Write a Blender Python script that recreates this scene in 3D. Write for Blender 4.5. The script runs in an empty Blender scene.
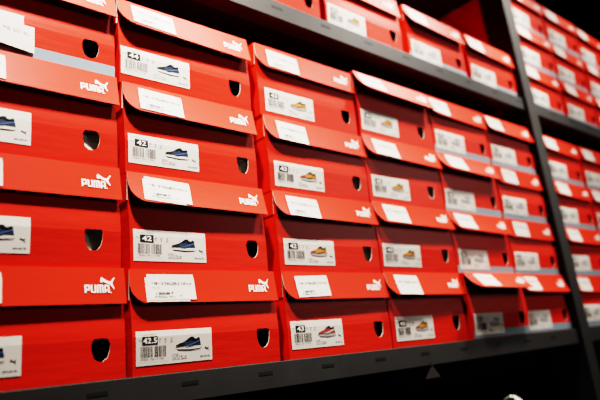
import bpy, bmesh, math, random
from mathutils import Vector, Matrix

random.seed(7)
C = bpy.context.scene.collection
sc = bpy.context.scene

# ------------------------------------------------------------------ materials
def mat(name, color, rough=0.55, spec=0.4, metal=0.0, noise=None, bump=0.0, bscale=60.0, vary=0.0, vscale=8.0, stretch=None, coat=0.0):
    m = bpy.data.materials.new(name)
    m.use_nodes = True
    nt = m.node_tree
    b = nt.nodes['Principled BSDF']
    b.inputs['Base Color'].default_value = (*color, 1)
    b.inputs['Roughness'].default_value = rough
    b.inputs['Specular IOR Level'].default_value = spec
    b.inputs['Metallic'].default_value = metal
    b.inputs['Coat Weight'].default_value = coat
    b.inputs['Coat Roughness'].default_value = 0.35
    tc = nt.nodes.new('ShaderNodeTexCoord')
    mp = nt.nodes.new('ShaderNodeMapping')
    nt.links.new(tc.outputs['Object'], mp.inputs['Vector'])
    if stretch:
        mp.inputs['Scale'].default_value = stretch
    if vary > 0:
        n = nt.nodes.new('ShaderNodeTexNoise')
        n.inputs['Scale'].default_value = vscale
        n.inputs['Detail'].default_value = 4
        nt.links.new(mp.outputs['Vector'], n.inputs['Vector'])
        r = nt.nodes.new('ShaderNodeValToRGB')
        r.color_ramp.elements[0].position = 0.3
        r.color_ramp.elements[1].position = 0.72
        r.color_ramp.elements[0].color = (*[c * (1 - vary) for c in color], 1)
        r.color_ramp.elements[1].color = (*[min(1, c * (1 + vary)) for c in color], 1)
        nt.links.new(n.outputs['Fac'], r.inputs['Fac'])
        nt.links.new(r.outputs['Color'], b.inputs['Base Color'])
    if bump > 0:
        n2 = nt.nodes.new('ShaderNodeTexNoise')
        n2.inputs['Scale'].default_value = bscale
        n2.inputs['Detail'].default_value = 3
        nt.links.new(mp.outputs['Vector'], n2.inputs['Vector'])
        bp = nt.nodes.new('ShaderNodeBump')
        bp.inputs['Strength'].default_value = bump
        bp.inputs['Distance'].default_value = 0.002
        nt.links.new(n2.outputs['Fac'], bp.inputs['Height'])
        nt.links.new(bp.outputs['Normal'], b.inputs['Normal'])
    return m

M = {
    'red': mat('red_cardboard', (0.62, 0.019, 0.0055), 0.45, 0.28, bump=0.34, bscale=34, vary=0.06, vscale=14, stretch=(0.35, 0.35, 1.6)),
    'redlid': mat('red_lid_cardboard', (0.64, 0.024, 0.006), 0.50, 0.24, bump=0.18, bscale=30, vary=0.06, vscale=12, stretch=(0.35, 0.35, 1.4)),
    'edge': mat('raw_cardboard_edge', (0.62, 0.50, 0.44), 0.85, 0.1),
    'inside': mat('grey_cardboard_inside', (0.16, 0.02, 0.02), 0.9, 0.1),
    'white': mat('white_print', (0.86, 0.80, 0.76), 0.55, 0.3),
    'paper': mat('white_sticker_paper', (0.66, 0.61, 0.56), 0.6, 0.25, vary=0.03, vscale=30),
    'grey': mat('grey_print', (0.17, 0.16, 0.165), 0.7, 0.2),
    'dgrey': mat('dark_grey_print', (0.055, 0.05, 0.055), 0.7, 0.2),
    'black': mat('black_print', (0.012, 0.012, 0.013), 0.6, 0.3),
    'stripe': mat('blue_grey_stripe', (0.19, 0.25, 0.29), 0.5, 0.3, vary=0.06),
    'navy': mat('navy_print', (0.022, 0.036, 0.075), 0.6, 0.3),
    'blue': mat('blue_print', (0.05, 0.10, 0.20), 0.6, 0.3),
    'palegrey': mat('pale_grey_print', (0.36, 0.345, 0.335), 0.6, 0.2),  # pale grey ink for faint print and pictured soles
    'yellow': mat('yellow_print', (0.46, 0.22, 0.05), 0.6, 0.3),
    'orange': mat('orange_print', (0.45, 0.13, 0.04), 0.6, 0.3),
    'toe': mat('red_print', (0.36, 0.05, 0.05), 0.6, 0.3),
    'brown': mat('dark_brown_print', (0.06, 0.04, 0.03), 0.6, 0.3),
    'sneakergrey': mat('light_grey_print', (0.52, 0.50, 0.50), 0.6, 0.3),
    'tissue': mat('grey_tissue_paper', (0.42, 0.38, 0.35), 0.9, 0.1, bump=0.8, bscale=80),
    'steel': mat('dark_grey_painted_steel', (0.029, 0.0285, 0.0285), 0.5, 0.35, bump=0.05, bscale=400, vary=0.10, vscale=20),
    'deck': mat('dark_shelf_board', (0.03, 0.029, 0.029), 0.7, 0.2, vary=0.15),
    'wall': mat('dark_wall_paint', (0.012, 0.011, 0.011), 0.9, 0.1, vary=0.2),
    'floor': mat('dark_floor', (0.02, 0.019, 0.018), 0.7, 0.2, vary=0.3),
    'shoewhite': mat('white_sneaker_leather', (0.75, 0.72, 0.70), 0.5, 0.3, bump=0.1),
    'shoedark': mat('dark_grey_sneaker_mesh', (0.07, 0.07, 0.07), 0.8, 0.2, bump=0.4, bscale=300),
    'crate': mat('black_plastic_crate', (0.012, 0.012, 0.013), 0.6, 0.3),
    'tag': mat('grey_card', (0.035, 0.03, 0.03), 0.8, 0.2),
    'lamp': mat('black_lamp_housing', (0.02, 0.02, 0.02), 0.5, 0.3),
}

# ------------------------------------------------------------------ mesh helpers
class MB:
    """collects polygons, each with a material key, and links them as one mesh object"""
    def __init__(self):
        self.v = []; self.f = []; self.m = []; self.keys = []
    def key(self, k):
        if k not in self.keys: self.keys.append(k)
        return self.keys.index(k)
    def poly(self, pts, k):
        i = len(self.v)
        self.v += [tuple(p) for p in pts]
        self.f.append(tuple(range(i, i + len(pts)))); self.m.append(self.key(k))
    def grid(self, P, k):
        i = len(self.v); nr = len(P); nc = len(P[0])
        for r in P: self.v += [tuple(p) for p in r]
        for a in range(nr - 1):
            for b in range(nc - 1):
                self.f.append((i + a*nc + b, i + (a+1)*nc + b, i + (a+1)*nc + b + 1, i + a*nc + b + 1))
                self.m.append(self.key(k))
    def box(self, x0, x1, y0, y1, z0, z1, k):
        i = len(self.v)
        self.v += [(x0,y0,z0),(x1,y0,z0),(x1,y1,z0),(x0,y1,z0),(x0,y0,z1),(x1,y0,z1),(x1,y1,z1),(x0,y1,z1)]
        for f in ((0,3,2,1),(4,5,6,7),(0,1,5,4),(1,2,6,5),(2,3,7,6),(3,0,4,7)):
            self.f.append(tuple(i + q for q in f)); self.m.append(self.key(k))
    def mesh(self, name):
        me = bpy.data.meshes.new(name)
        me.from_pydata(self.v, [], self.f)
        for k in self.keys: me.materials.append(M[k])
        for p, mi in zip(me.polygons, self.m): p.material_index = mi
        me.update()
        return me

def link(name, me, parent=None, loc=(0, 0, 0)):
    o = bpy.data.objects.new(name, me)
    C.objects.link(o); o.location = loc
    if parent: o.parent = parent
    return o

def empty(name, loc, rz=0.0):
    o = bpy.data.objects.new(name, None)
    o.empty_display_size = 0.03
    C.objects.link(o); o.location = loc; o.rotation_euler = (0, 0, rz)
    return o

def tag(o, label=None, cat=None, group=None, kind=None):
    if label: o['label'] = label
    if cat: o['category'] = cat
    if group: o['group'] = group
    if kind: o['kind'] = kind
    return o

_tc = {}
def text_polys(s, bold=0.0):
    """outline polygons of a string, cap height 1, starting at x = 0"""
    if (s, bold) in _tc: return _tc[(s, bold)]
    cu = bpy.data.curves.new('txt', 'FONT')
    cu.body = s; cu.size = 1.0; cu.offset = bold; cu.resolution_u = 2
    o = bpy.data.objects.new('txt', cu); C.objects.link(o)
    dg = bpy.context.evaluated_depsgraph_get()
    me = o.evaluated_get(dg).to_mesh()
    vs = [(v.co.x, v.co.y) for v in me.vertices]
    fs = [tuple(p.vertices) for p in me.polygons]
    o.evaluated_get(dg).to_mesh_clear()
    bpy.data.objects.remove(o); bpy.data.curves.remove(cu)
    x0 = min(v[0] for v in vs); x1 = max(v[0] for v in vs)
    y0 = min(v[1] for v in vs); y1 = max(v[1] for v in vs)
    h = (y1 - y0)
    out = ([((x - x0) / h, (y - y0) / h) for x, y in vs], fs, (x1 - x0) / h)
    _tc[(s, bold)] = out
    return out

def put_text(mb, s, fit, k, fn, bold=0.0):
    """write s into the rectangle fit = (x0, x1, z0, z1) through the mapping fn(x, z)"""
    vs, fs, w = text_polys(s, bold)
    x0, x1, z0, z1 = fit
    for f in fs:
        p = [vs[i] for i in f]
        a = sum(p[i][0]*p[(i+1) % len(p)][1] - p[(i+1) % len(p)][0]*p[i][1] for i in range(len(p)))
        if a < 0: p = p[::-1]
        mb.poly([fn(x0 + q[0] / w * (x1 - x0), z0 + q[1] * (z1 - z0)) for q in p], k)

def put_dashes(mb, fit, k, fn, seed=1):
    """a line of print too small to read: short marks"""
    r = random.Random(seed + int(fit[2]*1000) + int(fit[0]*77)); x0, x1, z0, z1 = fit; x = x0; h = z1 - z0
    while x < x1:
        w = r.choice([0.35, 0.35, 0.5, 0.65])*h*0.5; e = min(x1, x + w)
        b = z0 + r.choice([0, 0, 0.3])*h; t = z1 - r.choice([0, 0.2, 0.35])*h
        mb.poly([fn(x, b), fn(e, b), fn(e, t), fn(x, t)], k)
        x = e + r.choice([0.2, 0.2, 0.25, 0.7])*h*0.5

CAT = [(0.00,0.62),(0.01,0.80),(0.05,0.98),(0.12,1.0),(0.20,0.93),(0.34,0.80),(0.50,0.69),(0.66,0.66),(0.74,0.70),
       (0.84,0.86),(0.93,1.0),(1.0,0.97),(0.90,0.78),(0.82,0.60),(0.81,0.45),(0.86,0.25),(0.93,0.04),(0.87,0.0),
       (0.76,0.20),(0.64,0.38),(0.50,0.46),(0.34,0.52),(0.24,0.60),(0.16,0.64),(0.13,0.56),(0.06,0.55)]

def put_cat(mb, fit, k, fn):
    x0, x1, z0, z1 = fit
    mb.poly([fn(x0 + a*(x1-x0), z0 + b*(z1-z0)) for a, b in CAT[::-1]], k)

def letters():
    """the four heavy block letters of the wordmark as convex boxes, 4 wide by 1 high"""
    R = []
    def r(x0, x1, z0, z1): R.append([(x0, z0), (x1, z0), (x1, z1), (x0, z1)])
    def rr(x0, x1, z0, z1, c, tl=0, tr=0, bl=0, br=0):
        p = []
        p += [(x0 + c, z0)] if bl else [(x0, z0)]
        p += [(x1 - c, z0), (x1, z0 + c)] if br else [(x1, z0)]
        p += [(x1, z1 - c), (x1 - c, z1)] if tr else [(x1, z1)]
        p += [(x0 + c, z1), (x0, z1 - c)] if tl else [(x0, z1)]
        if bl: p += [(x0, z0 + c)]
        R.append(p)
    s = 0.27
    # P
    r(0.0, s, 0, 1); rr(s, 0.88, 0.78, 1, 0.16, tr=1); r(0.61, 0.88, 0.5, 0.78); rr(s, 0.88, 0.28, 0.5, 0.16, br=1)
    # U
    r(0.98, 0.98+s, 0.2, 1); r(1.59, 1.86, 0.2, 1); rr(0.98, 1.86, 0.0, 0.2, 0.14, bl=1, br=1)
    # M
    rr(1.96, 3.06, 0.82, 1, 0.12, tl=1, tr=1); r(1.96, 1.96+0.26, 0, 0.82); r(2.385, 2.635, 0, 0.82); r(2.80, 3.06, 0, 0.82)
    # A
    rr(3.16, 4.04, 0.80, 1, 0.16, tl=1, tr=1); r(3.16, 3.16+s, 0, 0.80); r(3.77, 4.04, 0, 0.80); r(3.43, 3.77, 0.22, 0.42)
    # full stop
    r(4.14, 4.28, 0.0, 0.14)
    return R
LET = letters()

# ------------------------------------------------------------------ the shoe box
H, D, FLAP = 0.115, 0.30, 0.039
W0 = 0.2025

def hole_polygon(cx, cz, w, h, style):
    if style == 'round':
        pts = [(0.35,0.48),(0.5,0.25),(0.48,-0.05),(0.36,-0.34),(0.12,-0.5),(-0.14,-0.5),(-0.36,-0.36),(-0.48,-0.06),(-0.5,0.25),(-0.36,0.47),(0,0.5)]
    else:
        pts = [(0.44,0.5),(0.5,0.38),(0.49,0.05),(0.40,-0.25),(0.2,-0.46),(0,-0.5),(-0.2,-0.46),(-0.40,-0.25),(-0.49,0.05),(-0.5,0.38),(-0.44,0.5),(0,0.5)]
    return [(cx + x*w, cz + z*h) for x, z in pts]

_tray = {}
ZC = 0.040
def bulge(z, B):
    """how far the soft card front swells outwards at height z"""
    if z <= 0 or z >= H: return 0.0
    return B*z/ZC if z < ZC else B*(H - z)/(H - ZC)

def tray_mesh(W, style, hx=0.1775, B=0.0):
    key = (round(W, 4), style, hx, B)
    if key in _tray: return _tray[key]
    mb = MB()
    w, h = W - 0.0025, H - 0.0012
    x0 = 0.00125; x1 = x0 + w
    s = W / W0
    cx, cz = hx*s, 0.030
    hp = hole_polygon(cx, cz, 0.0200*s, 0.0235, style)
    def ray(poly, th):
        dx, dz = math.cos(th), math.sin(th); best = None
        for i in range(len(poly)):
            ax, az = poly[i][0]-cx, poly[i][1]-cz
            bx, bz = poly[(i+1) % len(poly)][0]-cx, poly[(i+1) % len(poly)][1]-cz
            ex, ez = bx-ax, bz-az
            den = dx*ez - dz*ex
            if abs(den) < 1e-12: continue
            t = (ax*ez - az*ex)/den; u = (ax*dz - az*dx)/den
            if t > 0 and -1e-6 <= u <= 1+1e-6 and (best is None or t < best): best = t
        return cx + best*dx, cz + best*dz
    rect = [(x0, 0), (x1, 0), (x1, h), (x0, h)]
    angs = sorted([math.atan2(z-cz, x-cx) for x, z in rect + hp])
    a = []
    for t in angs:
        if not a or t - a[-1] > 1e-4: a.append(t)
    V = []; F = []
    n = len(a)
    for t in a:
        p = ray(hp, t); V.append((p[0], 0, p[1]))
    for t in a:
        p = ray(rect, t); V.append((p[0], 0, p[1]))
    for i in range(n):
        j = (i+1) % n
        F.append((i, n+i, n+j, j))
    def near(x, z): return min(range(n, 2*n), key=lambda i: (V[i][0]-x)**2 + (V[i][2]-z)**2)
    bl, br, tr, tl = [near(*p) for p in rect]
    k = len(V)
    V += [(x0, D, 0), (x1, D, 0), (x1, D, h), (x0, D, h)]
    on = lambda f: [i for i in range(n, 2*n) if f(V[i])]
    left = sorted(on(lambda v: abs(v[0]-x0) < 1e-6), key=lambda i: V[i][2])
    right = sorted(on(lambda v: abs(v[0]-x1) < 1e-6), key=lambda i: V[i][2])
    bot = sorted(on(lambda v: abs(v[2]) < 1e-6), key=lambda i: V[i][0])
    F.append(tuple(left + [k+3, k]))                      # left side
    F.append(tuple([k+1, k+2] + right[::-1]))             # right side
    F.append(tuple([k, k+1] + bot[::-1]))                 # bottom
    F.append((k, k+3, k+2, k+1))                          # back
    mb.v = V; mb.f = F; mb.keys = ['red', 'inside', 'edge']; mb.m = [0]*len(F)
    me = mb.mesh('tray')
    bm = bmesh.new(); bm.from_mesh(me)
    bmesh.ops.bisect_plane(bm, geom=bm.verts[:] + bm.edges[:] + bm.faces[:], plane_co=(0, 0, ZC), plane_no=(0, 0, 1), dist=1e-6)
    for v in bm.verts:
        if abs(v.co.y) < 1e-6: v.co.y = -bulge(v.co.z, B)
    bm.to_mesh(me); bm.free()
    _tray[key] = me
    return me

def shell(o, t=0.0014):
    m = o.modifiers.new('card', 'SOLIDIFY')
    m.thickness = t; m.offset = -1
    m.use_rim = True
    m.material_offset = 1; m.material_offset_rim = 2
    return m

class Flap:
    """the hanging front flap of a lid: maps (x, s), s measured down from the hinge, to a point"""
    def __init__(self, W, tl, tr, curl=0.5, top=H, y0=-0.0030):
        self.W, self.tl, self.tr, self.curl, self.top, self.y0 = W, tl, tr, curl, top, y0
    def ang(self, x, s):
        u = max(0, min(1, x/self.W)); q = max(0, min(1.1, s/FLAP))
        A = math.radians(self.tl + (self.tr - self.tl)*u)
        return A*(1 - self.curl*0.5 + self.curl*q)
    def at(self, x, s, off=0.0):
        y, z = self.y0, self.top
        n = 6; ds = s/n
        for i in range(n):
            a = self.ang(x, (i+0.5)*ds)
            y -= math.sin(a)*ds; z -= math.cos(a)*ds
        a = self.ang(x, s)
        return (x, y - off*math.cos(a), z + off*math.sin(a))

def lid_mesh(W, fl):
    mb = MB(); mb.keys = ['redlid', 'inside', 'edge']
    nu, nv, R = 16, 6, 0.021
    xs = [0, .001, .0025, .005, .008, .0115, .016, R] + [R + (W - R)*i/8 for i in range(1, 9)]
    def depth(x):
        return FLAP if x >= R else FLAP - R*0.95 + 0.95*math.sqrt(max(0, R*R - (R - x)**2))
    P = [[fl.at(x, depth(x)*j/nv) for x in xs] for j in range(nv + 1)]
    mb.grid(P, 'redlid')
    nx = len(xs)
    # top board shares the hinge line of the flap
    k = len(mb.v)
    yb = D + 0.002
    mb.v += [(0, yb, H), (W, yb, H)]
    mb.f.append(tuple(list(range(nx)) + [k+1, k])); mb.m.append(0)
    # side boards and back board
    sd = 0.034
    k2 = len(mb.v)
    mb.v += [(0, 0.0005, H - sd), (0, yb, H - sd), (W, 0.0005, H - sd), (W, yb, H - sd)]
    mb.f.append((0, k, k2+1, k2)); mb.m.append(0)
    mb.f.append((nx-1, k2+2, k2+3, k+1)); mb.m.append(0)
    mb.f.append((k, k+1, k2+3, k2+1)); mb.m.append(0)
    return mb.mesh('lid')

def logo_mesh(W, fl):
    mb = MB(); s = W/W0
    x0 = 0.158*s; wx = 0.0265*s; zb = 0.0275; hh = 0.0088
    fn = lambda x, d: fl.at(x, d, 0.0006)
    for p in LET:
        mb.poly([fn(x0 + a/4.04*wx, zb - b*hh) for a, b in p], 'white')
    put_cat(mb, (x0 + wx*0.64, x0 + wx*1.25, -(zb - hh*0.46), -(zb - hh*1.90)), 'white', lambda x, z: fn(x, -z))
    return mb.mesh('logo')

def sticker_mesh(W, fl, rot, dx, ds, size, torn, detail):
    mb = MB(); s = W/W0
    w, h = size
    cx, cd = (0.020 + dx)*s + w*s/2, 0.006 + ds + h/2
    ca, sa = math.cos(rot), math.sin(rot)
    def fn(px, pd, off=0.0009):
        ax, ad = (px - 0.5)*w*s, (pd - 0.5)*h
        return fl.at(cx + ax*ca - ad*sa, cd + ax*sa + ad*ca, off)
    nx, ny = 6, 5
    def xr(j): return 1.0 if not torn else (1.0 if j > 1 else 0.88)
    P = [[fn(i/nx*(0.985 if j == 0 else 1.0), j/ny) for i in range(nx+1)] for j in range(ny+1)]
    mb.grid(P, 'paper')
    if torn:
        mb.grid([[fn(-0.04 + 0.9*i/4, 0.12 + 0.95*j/3, 0.0006) for i in range(5)] for j in range(4)], 'paper')
    tf = lambda x, z: fn(x, 1 - z, 0.0013)
    put_dashes(mb, (0.09, 0.26, 0.61, 0.69), 'dgrey', tf, 3); put_text(mb, 'S TALLER 2', (0.29, 0.66, 0.59, 0.70), 'dgrey', tf, 0.02); put_dashes(mb, (0.70, 0.93, 0.60, 0.69), 'dgrey', tf, 5)
    put_dashes(mb, (0.10, 0.24, 0.46, 0.52), 'palegrey', tf)
    if detail:
        put_text(mb, '1 800.00 T', (0.16, 0.52, 0.20, 0.30), 'black', tf, 0.03)
        put_dashes(mb, (0.12, 0.54, 0.09, 0.16), 'grey', tf)
        put_dashes(mb, (0.63, 0.69, 0.12, 0.19), 'grey', tf)
    return mb.mesh('price_sticker')

SHOE = {   # picture on the label: x 0..1, z 0..1, toe to the left
    'upper': [(0.0,0.32),(0.03,0.44),(0.14,0.52),(0.27,0.60),(0.40,0.74),(0.52,0.92),(0.60,1.0),(0.68,0.99),(0.72,0.86),(0.80,0.82),(0.88,0.92),(0.94,0.88),(0.96,0.62),(0.99,0.34)],
    'toe': [(0.0,0.32),(0.03,0.44),(0.14,0.52),(0.27,0.60),(0.33,0.52),(0.30,0.33)],
    'stripe': [(0.36,0.36),(0.52,0.40),(0.80,0.62),(0.93,0.72),(0.955,0.62),(0.82,0.50),(0.60,0.33),(0.40,0.30)],
    'collar': [(0.42,0.76),(0.52,0.92),(0.60,1.0),(0.68,0.99),(0.72,0.86),(0.80,0.82),(0.88,0.92),(0.94,0.88),(0.93,0.78),(0.80,0.72),(0.68,0.74),(0.60,0.86),(0.48,0.72)],
    'sole': [(0.0,0.32),(0.02,0.16),(0.12,0.06),(0.55,0.0),(0.95,0.06),(1.02,0.18),(1.0,0.36),(0.5,0.30)],
    'tread': [(0.05,0.11),(0.12,0.05),(0.55,-0.02),(0.97,0.04),(0.98,0.08),(0.55,0.04)],
}
STYLES = {
    'blue': dict(upper='navy', toe='black', stripe='blue', collar='black', sole='paper', tread='dgrey'),
    'yellow': dict(upper='yellow', toe='orange', stripe='orange', collar='brown', sole='palegrey', tread='grey'),
    'mixed': dict(upper='yellow', toe='toe', stripe='orange', collar='brown', sole='palegrey', tread='grey'),
    'red': dict(upper='toe', toe='toe', stripe='sneakergrey', collar='brown', sole='palegrey', tread='grey'),
    'pale': dict(upper='sneakergrey', toe='palegrey', stripe='palegrey', collar='grey', sole='palegrey', tread='palegrey'),
}
_lab = {}
def label_mesh(size, style, w=0.094, h=0.0365, lz=0.0095, B=0.0):
    ck = (size, style, w, lz, B)
    if ck in _lab: return _lab[ck]
    mb = MB(); rng = random.Random(size + style)
    L = lambda n: (lambda x, z: (x*w, -0.0004 - 0.00022*n - bulge(lz + z*h, B), z*h))
    def rect(x0, x1, z0, z1, k, n):
        f = L(n); mb.poly([f(x0, z0), f(x1, z0), f(x1, z1), f(x0, z1)], k)
    zc = (ZC - lz)/h
    if 0.02 < zc < 0.98: rect(0, 1, 0, zc, 'paper', 0); rect(0, 1, zc, 1, 'paper', 0)
    else: rect(0, 1, 0, 1, 'paper', 0)
    bx1 = 0.265 if len(size) < 3 else 0.27
    rect(0.085 if len(size) < 3 else 0.075, bx1, 0.595, 0.835, 'black', 1)
    put_text(mb, size, ((0.112, 0.238) if len(size) < 3 else (0.085, 0.26)) + (0.63, 0.80), 'white', L(2), 0.022)
    rect(0.035, 0.072, 0.735, 0.75, 'grey', 1)
    put_dashes(mb, (0.285, 0.312, 0.72, 0.76), 'grey', L(1)); put_dashes(mb, (0.355, 0.382, 0.72, 0.76), 'grey', L(1)); put_dashes(mb, (0.43, 0.462, 0.72, 0.76), 'grey', L(1))
    put_dashes(mb, (0.29, 0.305, 0.64, 0.68), 'grey', L(1)); put_dashes(mb, (0.36, 0.375, 0.64, 0.68), 'grey', L(1)); put_dashes(mb, (0.435, 0.46, 0.64, 0.68), 'grey', L(1))
    put_dashes(mb, (0.05, 0.26, 0.885, 0.915), 'palegrey', L(1))
    x = 0.055
    while x < 0.37:                                        # bar code
        b = rng.choice([0.004, 0.004, 0.007, 0.011]); g = rng.choice([0.004, 0.004, 0.006, 0.009])
        if x > 0.20 and x < 0.215: x += 0.02
        rect(x, x + b, 0.235, 0.55, 'dgrey', 1); x += b + g
    put_dashes(mb, (0.05, 0.34, 0.165, 0.20), 'grey', L(1))
    rect(0.03, 0.40, 0.10, 0.106, 'palegrey', 1)
    st = STYLES[style]
    sx0, sx1, sz0, sz1 = 0.50, 0.845, 0.36, 0.755
    for n, k in enumerate(('sole', 'tread', 'upper', 'toe', 'stripe', 'collar')):
        f = L(1 + n*0.5)
        p = [f(sx0 + a*(sx1-sx0), sz0 + b*(sz1-sz0)) for a, b in SHOE[k]]
        ar = sum(p[i][0]*p[(i+1) % len(p)][2] - p[(i+1) % len(p)][0]*p[i][2] for i in range(len(p)))
        mb.poly(p if ar > 0 else p[::-1], st[k])
    put_dashes(mb, (0.455, 0.53, 0.245, 0.275), 'grey', L(1))
    put_dashes(mb, (0.455, 0.645, 0.175, 0.215), 'grey', L(1))
    put_dashes(mb, (0.455, 0.645, 0.11, 0.15), 'grey', L(1))
    put_cat(mb, (0.895, 0.955, 0.30, 0.425), 'dgrey', L(1))
    put_dashes(mb, (0.83, 0.965, 0.115, 0.155), 'dgrey', L(1))
    me = mb.mesh('size_label'); _lab[ck] = me
    return me

_str = {}
def stripe_mesh(W, B):
    if (W, B) not in _str:
        mb = MB(); f = lambda x, z: (x, -0.0003 - bulge(z, B), z)
        mb.poly([f(0.0015, 0.001), f(W - 0.0015, 0.001), f(W - 0.0015, 0.0145), f(0.0015, 0.0145)], 'stripe'); _str[(W, B)] = mb.mesh('base_stripe')
    return _str[(W, B)]

NB = 0
def shoe_box(x, z, label, group, size='42', style='blue', W=W0, y=0.0, rz=0.0, tl=14, tr=10, curl=0.5, stripe=False,
             lab=(0.006, 0.0095), st=None, tissue=False, hole='shield', detail=True, over=False, hx=0.1765, B=None, k=1.0):
    global NB
    if B is None: B = (0.0024, 0.0032, 0.0018)[NB % 3]
    NB += 1
    root = tag(empty('shoe_box', (x, y, z + 0.0004), rz), label, 'shoe box', group)
    root.scale = (1, 1, k)
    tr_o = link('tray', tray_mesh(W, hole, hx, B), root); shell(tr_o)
    lb = link('size_label', label_mesh(size, style, lz=lab[1], B=B), tr_o, (lab[0], -0.0002 if stripe else 0, lab[1]))
    if over:                                               # wider torn shop sticker stuck over the printed label
        mb = MB()
        mb.poly([(0.004, -0.0048, 0.018), (0.1085, -0.0048, 0.004), (0.1085, -0.0048, 0.036), (0.0955, -0.0048, 0.0365), (0.0955, -0.0048, 0.044), (0.004, -0.0048, 0.056)], 'paper')
        f = lambda a, b: (0.02 + a*0.088, -0.0051, 0.008 + b*0.04 - a*0.010)
        put_text(mb, 'TALLER 2', (0.25, 0.60, 0.62, 0.74), 'palegrey', f); put_dashes(mb, (0.65, 0.93, 0.63, 0.73), 'palegrey', f)
        put_dashes(mb, (0.5, 0.58, 0.22, 0.34), 'palegrey', f)
        link('shop_sticker', mb.mesh('shop_sticker'), tr_o)
    if stripe:
        link('base_stripe', stripe_mesh(W, B), tr_o)['label'] = 'blue-grey stripe along the bottom edge'
    if tissue:
        mb = MB()
        mb.grid([[(0.145*W/W0 + i*0.012*W/W0, 0.0045 + 0.003*math.sin(2.3*i + j), 0.006 + j*0.012) for i in range(5)] for j in range(5)][::-1], 'tissue')
        link('tissue_paper', mb.mesh('tissue_paper'), tr_o)['label'] = 'grey tissue paper seen through the finger hole'
    fl = Flap(W, tl, tr, curl)
    lid = link('lid', lid_mesh(W, fl), root); shell(lid)
    link('logo', logo_mesh(W, fl), lid)['label'] = 'white leaping cat over four block letters'
    s = dict(rot=0.02, dx=0.0, ds=0.0, size=(0.060, 0.030), torn=False)
    if st: s.update(st)
    link('price_sticker', sticker_mesh(W, fl, detail=detail, **s), lid)['label'] = 'white paper price sticker'
    return root

# ------------------------------------------------------------------ shelving
RX0, RX1 = 0.030, 1.293          # first bay between its posts
PW = 0.044
Z0, Z1, ZB, ZT = 0.0, 0.5365, -0.60, 1.21
FLOORZ = -0.80
rack = tag(empty('shelving_rack', (PW/2 + RX1, 0, FLOORZ)), 'dark grey slotted steel shelving rack holding all the red shoe boxes', 'shelving rack')
def rk(name, mb, parent=rack, bevel=0.0015):
    o = link(name, mb.mesh(name), parent, (-(PW/2 + RX1), 0, -FLOORZ))
    if bevel:
        b = o.modifiers.new('b', 'BEVEL'); b.width = bevel; b.segments = 2; b.limit_method = 'ANGLE'
    return o
DEPTH = 0.40
for px in (RX0 - PW, RX1, 2.60):
    for fy in (0, 1):
        mb = MB()
        if fy == 0:
            mb.box(px, px + PW, -0.016, -0.012, FLOORZ, 1.9, 'steel')
            mb.box(px, px + 0.004, -0.012, 0.045, FLOORZ, 1.9, 'steel')
        else:
            mb.box(px, px + PW, DEPTH + 0.012, DEPTH + 0.016, FLOORZ, 1.9, 'steel')
            mb.box(px, px + 0.004, DEPTH - 0.045, DEPTH + 0.012, FLOORZ, 1.9, 'steel')
        rk('post', mb)
def beam(x0, x1, zt, off):
    h = 0.0315
    mb = MB()
    mb.box(x0, x1, -0.0085, -0.005, zt - h, zt, 'steel')
    mb.box(x0, x1, -0.005, 0.02, zt - h, zt - h + 0.002, 'steel')
    b = rk('shelf_beam', mb)
    ms = MB()
    x = x0 + off
    while x < x1 - 0.03:
        ms.box(x, x + 0.021, -0.0088, -0.0080, zt - 0.0145, zt - 0.0105, 'black'); x += 0.104
    s = link('slot', ms.mesh('slot'), b); s['kind'] = 'stuff'; s['label'] = 'row of short black slots'
    mb = MB(); mb.box(x0, x1, DEPTH + 0.005, DEPTH + 0.0085, zt - h, zt, 'steel'); rk('shelf_beam', mb)
    mb = MB(); mb.box(x0, x1, -0.0045, DEPTH + 0.0045, zt - 0.004, zt, 'deck'); rk('shelf_board', mb, bevel=0)
for (a, b) in ((RX0, RX1), (RX1 + PW, 2.60)):
    for zt, off in ((ZB, 0.03), (Z0, 0.1025), (Z1, 0.0885), (0.865 if a == RX0 else ZT, 0.05)):  # first bay's top shelf, out of view, set low to block lamp light
        beam(a, b, zt, off)
def strut(p, q, r):
    mb = MB(); p = Vector(p); q = Vector(q); d = (q - p).normalized()
    u = d.cross(Vector((0, 1, 0))).normalized()*r; w = d.cross(u).normalized()*0.0015
    c = [p+u+w, p-u+w, p-u-w, p+u-w]; e = [q+u+w, q-u+w, q-u-w, q+u-w]
    for i in range(4):
        j = (i+1) % 4; mb.poly([c[i], c[j], e[j], e[i]], 'steel')
    mb.poly(c[::-1], 'steel'); mb.poly(e, 'steel')
    rk('brace', mb, bevel=0)
for a, b in ((RX0, RX1), (RX1 + PW, 2.60)):
    zt = 0.84 if a == RX0 else 1.15
    strut((a, DEPTH + 0.019, 0.56), (b, DEPTH + 0.019, zt), 0.010)
    strut((a, DEPTH + 0.023, zt), (b, DEPTH + 0.023, 0.56), 0.010)

# ------------------------------------------------------------------ boxes, lower shelf of the first bay
def row(r): return r*H
G = 'red shoe boxes stacked on the shelves'
S = shoe_box
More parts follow.
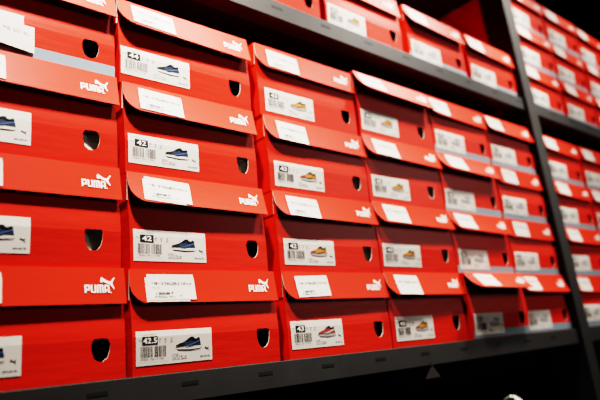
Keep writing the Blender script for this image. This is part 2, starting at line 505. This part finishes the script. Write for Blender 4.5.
# stack 1 (cut by the frame), bottom to top
S(0.0795, row(0)*0.99, 'red shoe box at the bottom of the stack cut by the left edge', G, '42', 'blue', k=0.99, tl=7, tr=5, hx=0.175, hole='round', lab=(0.005, 0.012))
S(0.0785, row(1)*0.99, 'red shoe box second from bottom in the left-edge stack, grey showing through its finger hole', G, '42', 'blue', k=0.99, tl=6, tr=6, hx=0.171, tissue=True, lab=(0.013, 0.013))
S(0.0790, row(2)*0.99, 'red shoe box third from bottom in the left-edge stack, under the blue-striped one', G, '42', 'blue', k=0.99, tl=11, tr=8, hx=0.171, hole='round', tissue=True, lab=(0.013, 0.013))
S(0.0795, row(3)*0.99, 'red shoe box with pale blue bottom stripe and stuck-over white sticker, top of left-edge stack', G, '42', 'blue', k=0.99, tl=16, tr=13, hx=0.172, stripe=True, over=True, hole='round', lab=(0.004, 0.012))
# stack 2
S(0.2870, row(0)*0.981, 'red shoe box marked 42.5 with blue sneaker picture, resting on the lower shelf', G, '42.5', 'blue', W=0.2005, k=0.981, tl=8, tr=6, hx=0.176, lab=(0.005, 0.010), st=dict(torn=True, rot=0.0))
S(0.2895, row(1)*0.981, 'red shoe box marked 42 with blue sneaker picture, directly on the 42.5 box', G, '42', 'blue', W=0.1945, k=0.981, tl=15, tr=11, hx=0.177, hole='round', st=dict(torn=True, rot=0.05, size=(0.062, 0.030)), lab=(0.005, 0.010), rz=0.01)
S(0.2880, row(2)*0.981, 'red shoe box marked 42 with blue sneaker picture, directly under the size 44 box', G, '42', 'blue', W=0.1915, k=0.981, tl=13, tr=9, hx=0.177, tissue=True, st=dict(rot=0.03, size=(0.062, 0.031)), lab=(0.005, 0.012))
S(0.2850, row(3)*0.981, 'red shoe box marked 44 with blue sneaker picture, its lid lifted over deep shade', G, '44', 'blue', W=0.1965, k=0.981, tl=18, tr=11, hx=0.174, st=dict(dx=-0.002), lab=(0.003, 0.012))
# stack 3
S(0.5010, row(0)*0.982, 'red shoe box with an all red sneaker picture, at the bottom of the third stack', G, '43', 'red', k=0.982, tl=10, tr=7, hx=0.1755, st=dict(rot=-0.03), lab=(0.006, 0.012))
S(0.5005, row(1)*0.982, 'red shoe box marked 42 with yellow sneaker picture, on the red sneaker box', G, '42', 'mixed', k=0.982, tl=15, tr=10, hx=0.1755, tissue=True, st=dict(rot=0.03, ds=0.002, size=(0.058, 0.031)), lab=(0.010, 0.010))
S(0.4985, row(2)*0.982, 'red shoe box marked 43 with yellow red-toed sneaker picture, third up in the third stack', G, '43', 'mixed', k=0.982, tl=11, tr=8, hx=0.1755, tissue=True, hole='round', st=dict(ds=0.002, size=(0.056, 0.031)), lab=(0.010, 0.008))
S(0.4950, row(3)*0.982, 'red shoe box marked 43 with yellow brown sneaker picture, top of the third stack', G, '43', 'yellow', k=0.982, tl=9, tr=6, hx=0.178, st=dict(ds=0.001), lab=(0.012, 0.008))
# stack 4
S(0.7040, row(0), 'red shoe box with yellow sneaker picture, bottom of the fourth stack', G, '43', 'mixed', W=0.1985, tl=18, tr=14, hx=0.172, detail=False, st=dict(size=(0.058, 0.033)), lab=(0.010, 0.009))
S(0.7030, row(1), 'red shoe box with yellow sneaker picture, second up in the fourth stack', G, '43', 'yellow', tl=18, tr=14, hx=0.172, tissue=True, detail=False, st=dict(size=(0.058, 0.031)), lab=(0.008, 0.009))
S(0.7020, row(2), 'red shoe box with yellow sneaker picture, under the box with the gaping lid', G, '42', 'yellow', tl=17, tr=12, hx=0.1665, tissue=True, detail=False, st=dict(ds=0.002), lab=(0.010, 0.009))
S(0.7040, row(3), 'red shoe box topping the fourth stack, its lid flap gaping wide open', G, '43', 'yellow', tl=27, tr=23, hx=0.166, curl=0.2, tissue=True, detail=False, st=dict(dx=-0.014), lab=(0.006, 0.010))
# stack 5, with blue-grey stripes
W5 = 0.193
S(0.9060, row(0), 'red shoe box at the bottom of the fifth stack, lid flap flared wide', G, '42', 'pale', W=W5, y=-0.008, tl=41, tr=37, hx=0.1765, curl=0.2, stripe=True, detail=False, st=dict(dx=0.004), lab=(0.006, 0.006))
S(0.9070, row(1), 'red shoe box with blue-grey stripe, second up in the fifth stack', G, '42', 'pale', W=W5, tl=23, tr=16, hx=0.1765, stripe=True, detail=False, st=dict(dx=-0.008), lab=(0.010, 0.008))
S(0.9050, row(2), 'red shoe box with blue-grey stripe, third up in the fifth stack', G, '42', 'pale', W=W5, tl=25, tr=20, hx=0.1765, stripe=True, detail=False, st=dict(dx=0.002), lab=(0.005, 0.006))
S(0.9060, row(3), 'red shoe box with blue-grey stripe, topmost of the fifth stack', G, '42', 'pale', W=W5, tl=14, tr=7, hx=0.1765, stripe=True, detail=False, st=dict(dx=-0.016), lab=(0.008, 0.009))
# stack 6, beside the post
W6 = 0.189
S(1.1025, row(0), 'red shoe box with blue-grey stripe, on the lower shelf left of the front post', G, '42', 'pale', W=W6, tl=22, tr=16, stripe=True, detail=False, st=dict(dx=-0.008), lab=(0.008, 0.006))
S(1.1025, row(1), 'red shoe box with blue-grey stripe, second up beside the front post', G, '42', 'pale', W=W6, tl=6, tr=4, stripe=True, detail=False, st=dict(dx=0.006), lab=(0.008, 0.009))
S(1.1025, row(2), 'red shoe box with blue-grey stripe, third up beside the front post', G, '42', 'pale', W=W6, tl=8, tr=5, stripe=True, detail=False, st=dict(dx=0.006), lab=(0.008, 0.012))
S(1.1025, row(3), 'red shoe box with blue-grey stripe, topmost beside the front post', G, '42', 'pale', W=W6, tl=17, tr=13, stripe=True, detail=False, st=dict(dx=-0.016), lab=(0.010, 0.012))
# upper shelf of the first bay
GU = 'red shoe boxes on the upper shelf'
S(0.4460, Z1, 'red shoe box on the upper shelf cut by the top edge, leftmost there', GU, '43', 'yellow', tl=9, tr=8, hx=0.1765, hole='round')
S(0.6590, Z1, 'red shoe box with yellow sneaker picture, alone with a picture on the upper shelf', GU, '44', 'mixed', W=0.205, tl=10, tr=7, hx=0.1765, lab=(0.006, 0.006))
S(0.8830, Z1, 'red shoe box with blue-grey stripe on the upper shelf, second from the post', GU, '42', 'pale', W=0.195, tl=17, tr=12, hx=0.1765, stripe=True, detail=False, lab=(0.010, 0.005), st=dict(dx=-0.012))
S(1.0920, Z1, 'red shoe box with blue-grey stripe on the upper shelf, touching the post', GU, '42', 'pale', W=0.195, tl=13, tr=9, hx=0.1765, stripe=True, detail=False, lab=(0.008, 0.006), st=dict(dx=-0.012))
# second bay, right of the post
GB = 'red shoe boxes right of the post'
rn = ['bottom', 'second up', 'third up', 'topmost']
for k, x in enumerate((1.3550, 1.5600)):
    for r in range(4):
        where = ['in the lower stack touching the right side of the post', 'in the lower stack cut by the right edge'][k]
        S(x, row(r), 'red shoe box, %s %s' % (rn[r], where), GB, '42', 'pale', W=0.1975, rz=(0.012, -0.008, 0.004)[(r + k) % 3], tl=10 - 2*k + (r*4) % 5, tr=7 + (r*3) % 4, stripe=True, detail=False,
          y=0.003, lab=(0.010, 0.012), st=dict(dx=-0.008 + 0.004*((r + k) % 3)))
rn = ['bottom', 'middle', 'topmost']
for k, x in enumerate((1.3450, 1.5500, 1.7550)):
    for r in range(3):
        where = ['in the upper stack touching the right side of the post', 'in the second upper stack right of the post', 'in the upper stack cut by the right edge'][k]
        S(x, Z1 + row(r), 'red shoe box, %s %s' % (rn[r], where), GB, '42', 'pale', W=0.1960, rz=(0.010, -0.010, 0.0)[(r + 2*k) % 3], tl=9 + (r*4 + k*3) % 5, tr=7 + (r*3) % 4, stripe=True, detail=False,
          y=0.002, lab=(0.014, 0.012), st=dict(dx=-0.006 + 0.004*((r + 2*k) % 3)))

# ------------------------------------------------------------------ what shows below the lower shelf
cr = MB()
x0, x1, y0, y1, z0, z1 = 0.94, 1.25, -0.05, 0.36, ZB + 0.0005, -0.2075
cr.box(x0, x1, y0, y1, z0, z0 + 0.008, 'crate'); cr.box(x0, x1, y0, y0 + 0.008, z0, z1, 'crate'); cr.box(x0, x1, y1 - 0.008, y1, z0, z1, 'crate')
cr.box(x0, x0 + 0.008, y0, y1, z0, z1, 'crate'); cr.box(x1 - 0.008, x1, y0, y1, z0, z1, 'crate'); cr.box(x0, x1, y0, y1, z1 - 0.006, z1, 'crate')
tag(link('storage_crate', cr.mesh('storage_crate')), 'black crate in the dark under the lower shelf carrying a sneaker', 'crate')

def sneaker(x, y, z, rz):
    root = tag(empty('sneaker', (x, y, z), rz), 'white and dark grey sneaker in the dark under the lower shelf', 'sneaker')
    n = 14; secs = []
    def sec(t):        # t 0 toe .. 1 heel : half width, height
        hw = 0.020 + 0.022*math.sin(math.pi*min(1, t*1.15 + 0.12)) ** 0.7 if t < 0.8 else 0.034 - 0.03*(t - 0.8)
        hh = 0.030 + 0.055*max(0, min(1, (t - 0.15)/0.5)) ** 1.2
        return hw, hh
    mb = MB(); P = []
    for i in range(n+1):
        t = i/n; hw, hh = sec(t); ring = []
        for j in range(13):
            a = math.pi*j/12
            ring.append((-0.14 + 0.28*t, hw*math.cos(a), 0.02 + hh*math.sin(a) ** 0.8))
        P.append(ring)
    mb.grid(P, 'shoewhite'); mb.poly(P[0], 'shoewhite'); mb.poly(P[-1][::-1], 'shoedark')
    for f in range(len(mb.f)):
        c = sum(mb.v[i][1] for i in mb.f[f])/len(mb.f[f])
        if c < 0.004: mb.m[f] = mb.key('shoedark')
    up = link('upper', mb.mesh('upper'), root)
    for p in up.data.polygons: p.use_smooth = True
    ms = MB(); top = []; bot = []
    for i in range(n+1):
        t = i/n; hw, _ = sec(t); top.append((-0.145 + 0.29*t, hw + 0.004)); 
    out = [(a, b) for a, b in top] + [(a, -b) for a, b in top[::-1]]
    ms.poly([(a, b, 0.0) for a, b in out], 'shoewhite'); ms.poly([(a, b, 0.024) for a, b in out][::-1], 'shoewhite')
    for i in range(len(out)):
        j = (i+1) % len(out); ms.poly([(*out[i], 0), (*out[i], 0.024), (*out[j], 0.024), (*out[j], 0)], 'shoewhite')
    link('sole', ms.mesh('sole'), root)
    return root
sneaker(1.092, 0.056, -0.2070, math.radians(210))

hg = MB()
hg.poly([(0.756, -0.0100, -0.050), (0.794, -0.0100, -0.050), (0.780, -0.0100, -0.034), (0.773, -0.0100, -0.034)], 'tag')
hg.poly([(0.756, -0.0086, -0.050), (0.773, -0.0086, -0.034), (0.780, -0.0086, -0.034), (0.794, -0.0086, -0.050)], 'tag')
hg.poly([(0.775, -0.0100, -0.034), (0.778, -0.0100, -0.034), (0.778, -0.0100, -0.026), (0.775, -0.0100, -0.026)], 'tag')
tag(link('hang_tag', hg.mesh('hang_tag')), 'small grey triangular card hanging below the lower shelf beam', 'tag')

# ------------------------------------------------------------------ the room
def struct(name, mb):
    return tag(link(name, mb.mesh(name)), kind='structure')
mb = MB(); mb.box(-3, 6, -4, 1.2, FLOORZ - 0.1, FLOORZ, 'floor'); struct('floor', mb)
mb = MB(); mb.box(-3, 6, 0.75, 0.85, FLOORZ, 2.6, 'wall'); struct('wall_back', mb)
mb = MB(); mb.box(5.0, 5.1, -4, 0.75, FLOORZ, 2.6, 'wall'); struct('wall_right', mb)
mb = MB(); mb.box(-3, 6, -4, 1.2, 2.6, 2.7, 'wall'); struct('ceiling', mb)

# ------------------------------------------------------------------ light
def area(name, loc, target, size, power, col=(1, 0.93, 0.86), spread=180):
    l = bpy.data.lights.new(name, 'AREA'); l.shape = 'DISK'; l.size = size; l.energy = power; l.color = col; l.spread = math.radians(spread)
    o = bpy.data.objects.new(name, l); C.objects.link(o); o.location = loc
    o.rotation_euler = (Vector(target) - Vector(loc)).to_track_quat('-Z', 'Y').to_euler()
    return o
def spot(name, loc, target, power, cone, blend=0.6, r=0.05, col=(1, 0.92, 0.83)):
    l = bpy.data.lights.new(name, 'SPOT'); l.energy = power; l.color = col; l.spot_size = math.radians(cone); l.spot_blend = blend; l.shadow_soft_size = r
    o = bpy.data.objects.new(name, l); C.objects.link(o); o.location = loc
    o.rotation_euler = (Vector(target) - Vector(loc)).to_track_quat('-Z', 'Y').to_euler()
    return o
spot('spot_lamp', (0.19, -0.275, 0.99), (0.24, 0, 0.62), 215, 72, 1.0, r=0.03)
spot('spot_lamp', (0.68, -0.31, 1.10), (0.68, 0, 0.55), 142, 68, 1.0, r=0.03)
spot('spot_lamp', (1.40, -0.34, 1.30), (1.12, 0, 0.42), 215, 62, 1.0)
spot('spot_lamp', (2.10, -0.60, 1.70), (1.65, 0, 0.45), 190, 48, 0.8)
area('added_fill', (2.8, -2.0, 1.0), (0.6, 0, 0.25), 1.0, 24)  # added fill light without a real fixture, lifts the dark undersides
w = bpy.data.worlds.new('World'); sc.world = w; w.use_nodes = True
w.node_tree.nodes['Background'].inputs['Color'].default_value = (0.010, 0.009, 0.009, 1)
w.node_tree.nodes['Background'].inputs['Strength'].default_value = 1.0

# ------------------------------------------------------------------ camera
F_PX, CD, CZ = 595.584865, 0.601988280, -0.00876964
YAW, PIT, ROL = math.radians(42.52600901), math.radians(15.4678277), math.radians(-6.88254073)
fw = Vector((math.sin(YAW)*math.cos(PIT), math.cos(YAW)*math.cos(PIT), math.sin(PIT)))
rt = Vector((math.cos(YAW), -math.sin(YAW), 0)); up = rt.cross(fw)
Rr = math.cos(ROL)*rt + math.sin(ROL)*up; Uu = -math.sin(ROL)*rt + math.cos(ROL)*up
cam = bpy.data.cameras.new('Camera'); co = bpy.data.objects.new('Camera', cam); C.objects.link(co)
co.matrix_world = Matrix(((Rr.x, Uu.x, -fw.x, 0), (Rr.y, Uu.y, -fw.y, -CD), (Rr.z, Uu.z, -fw.z, CZ), (0, 0, 0, 1)))
cam.sensor_width = 36; cam.lens = F_PX/600*36; cam.clip_start = 0.01
cam.dof.use_dof = True; cam.dof.focus_distance = 0.70; cam.dof.aperture_fstop = 3.6
sc.camera = co
sc.view_settings.view_transform = 'Filmic'
sc.view_settings.look = 'Very High Contrast'
sc.view_settings.exposure = -0.65
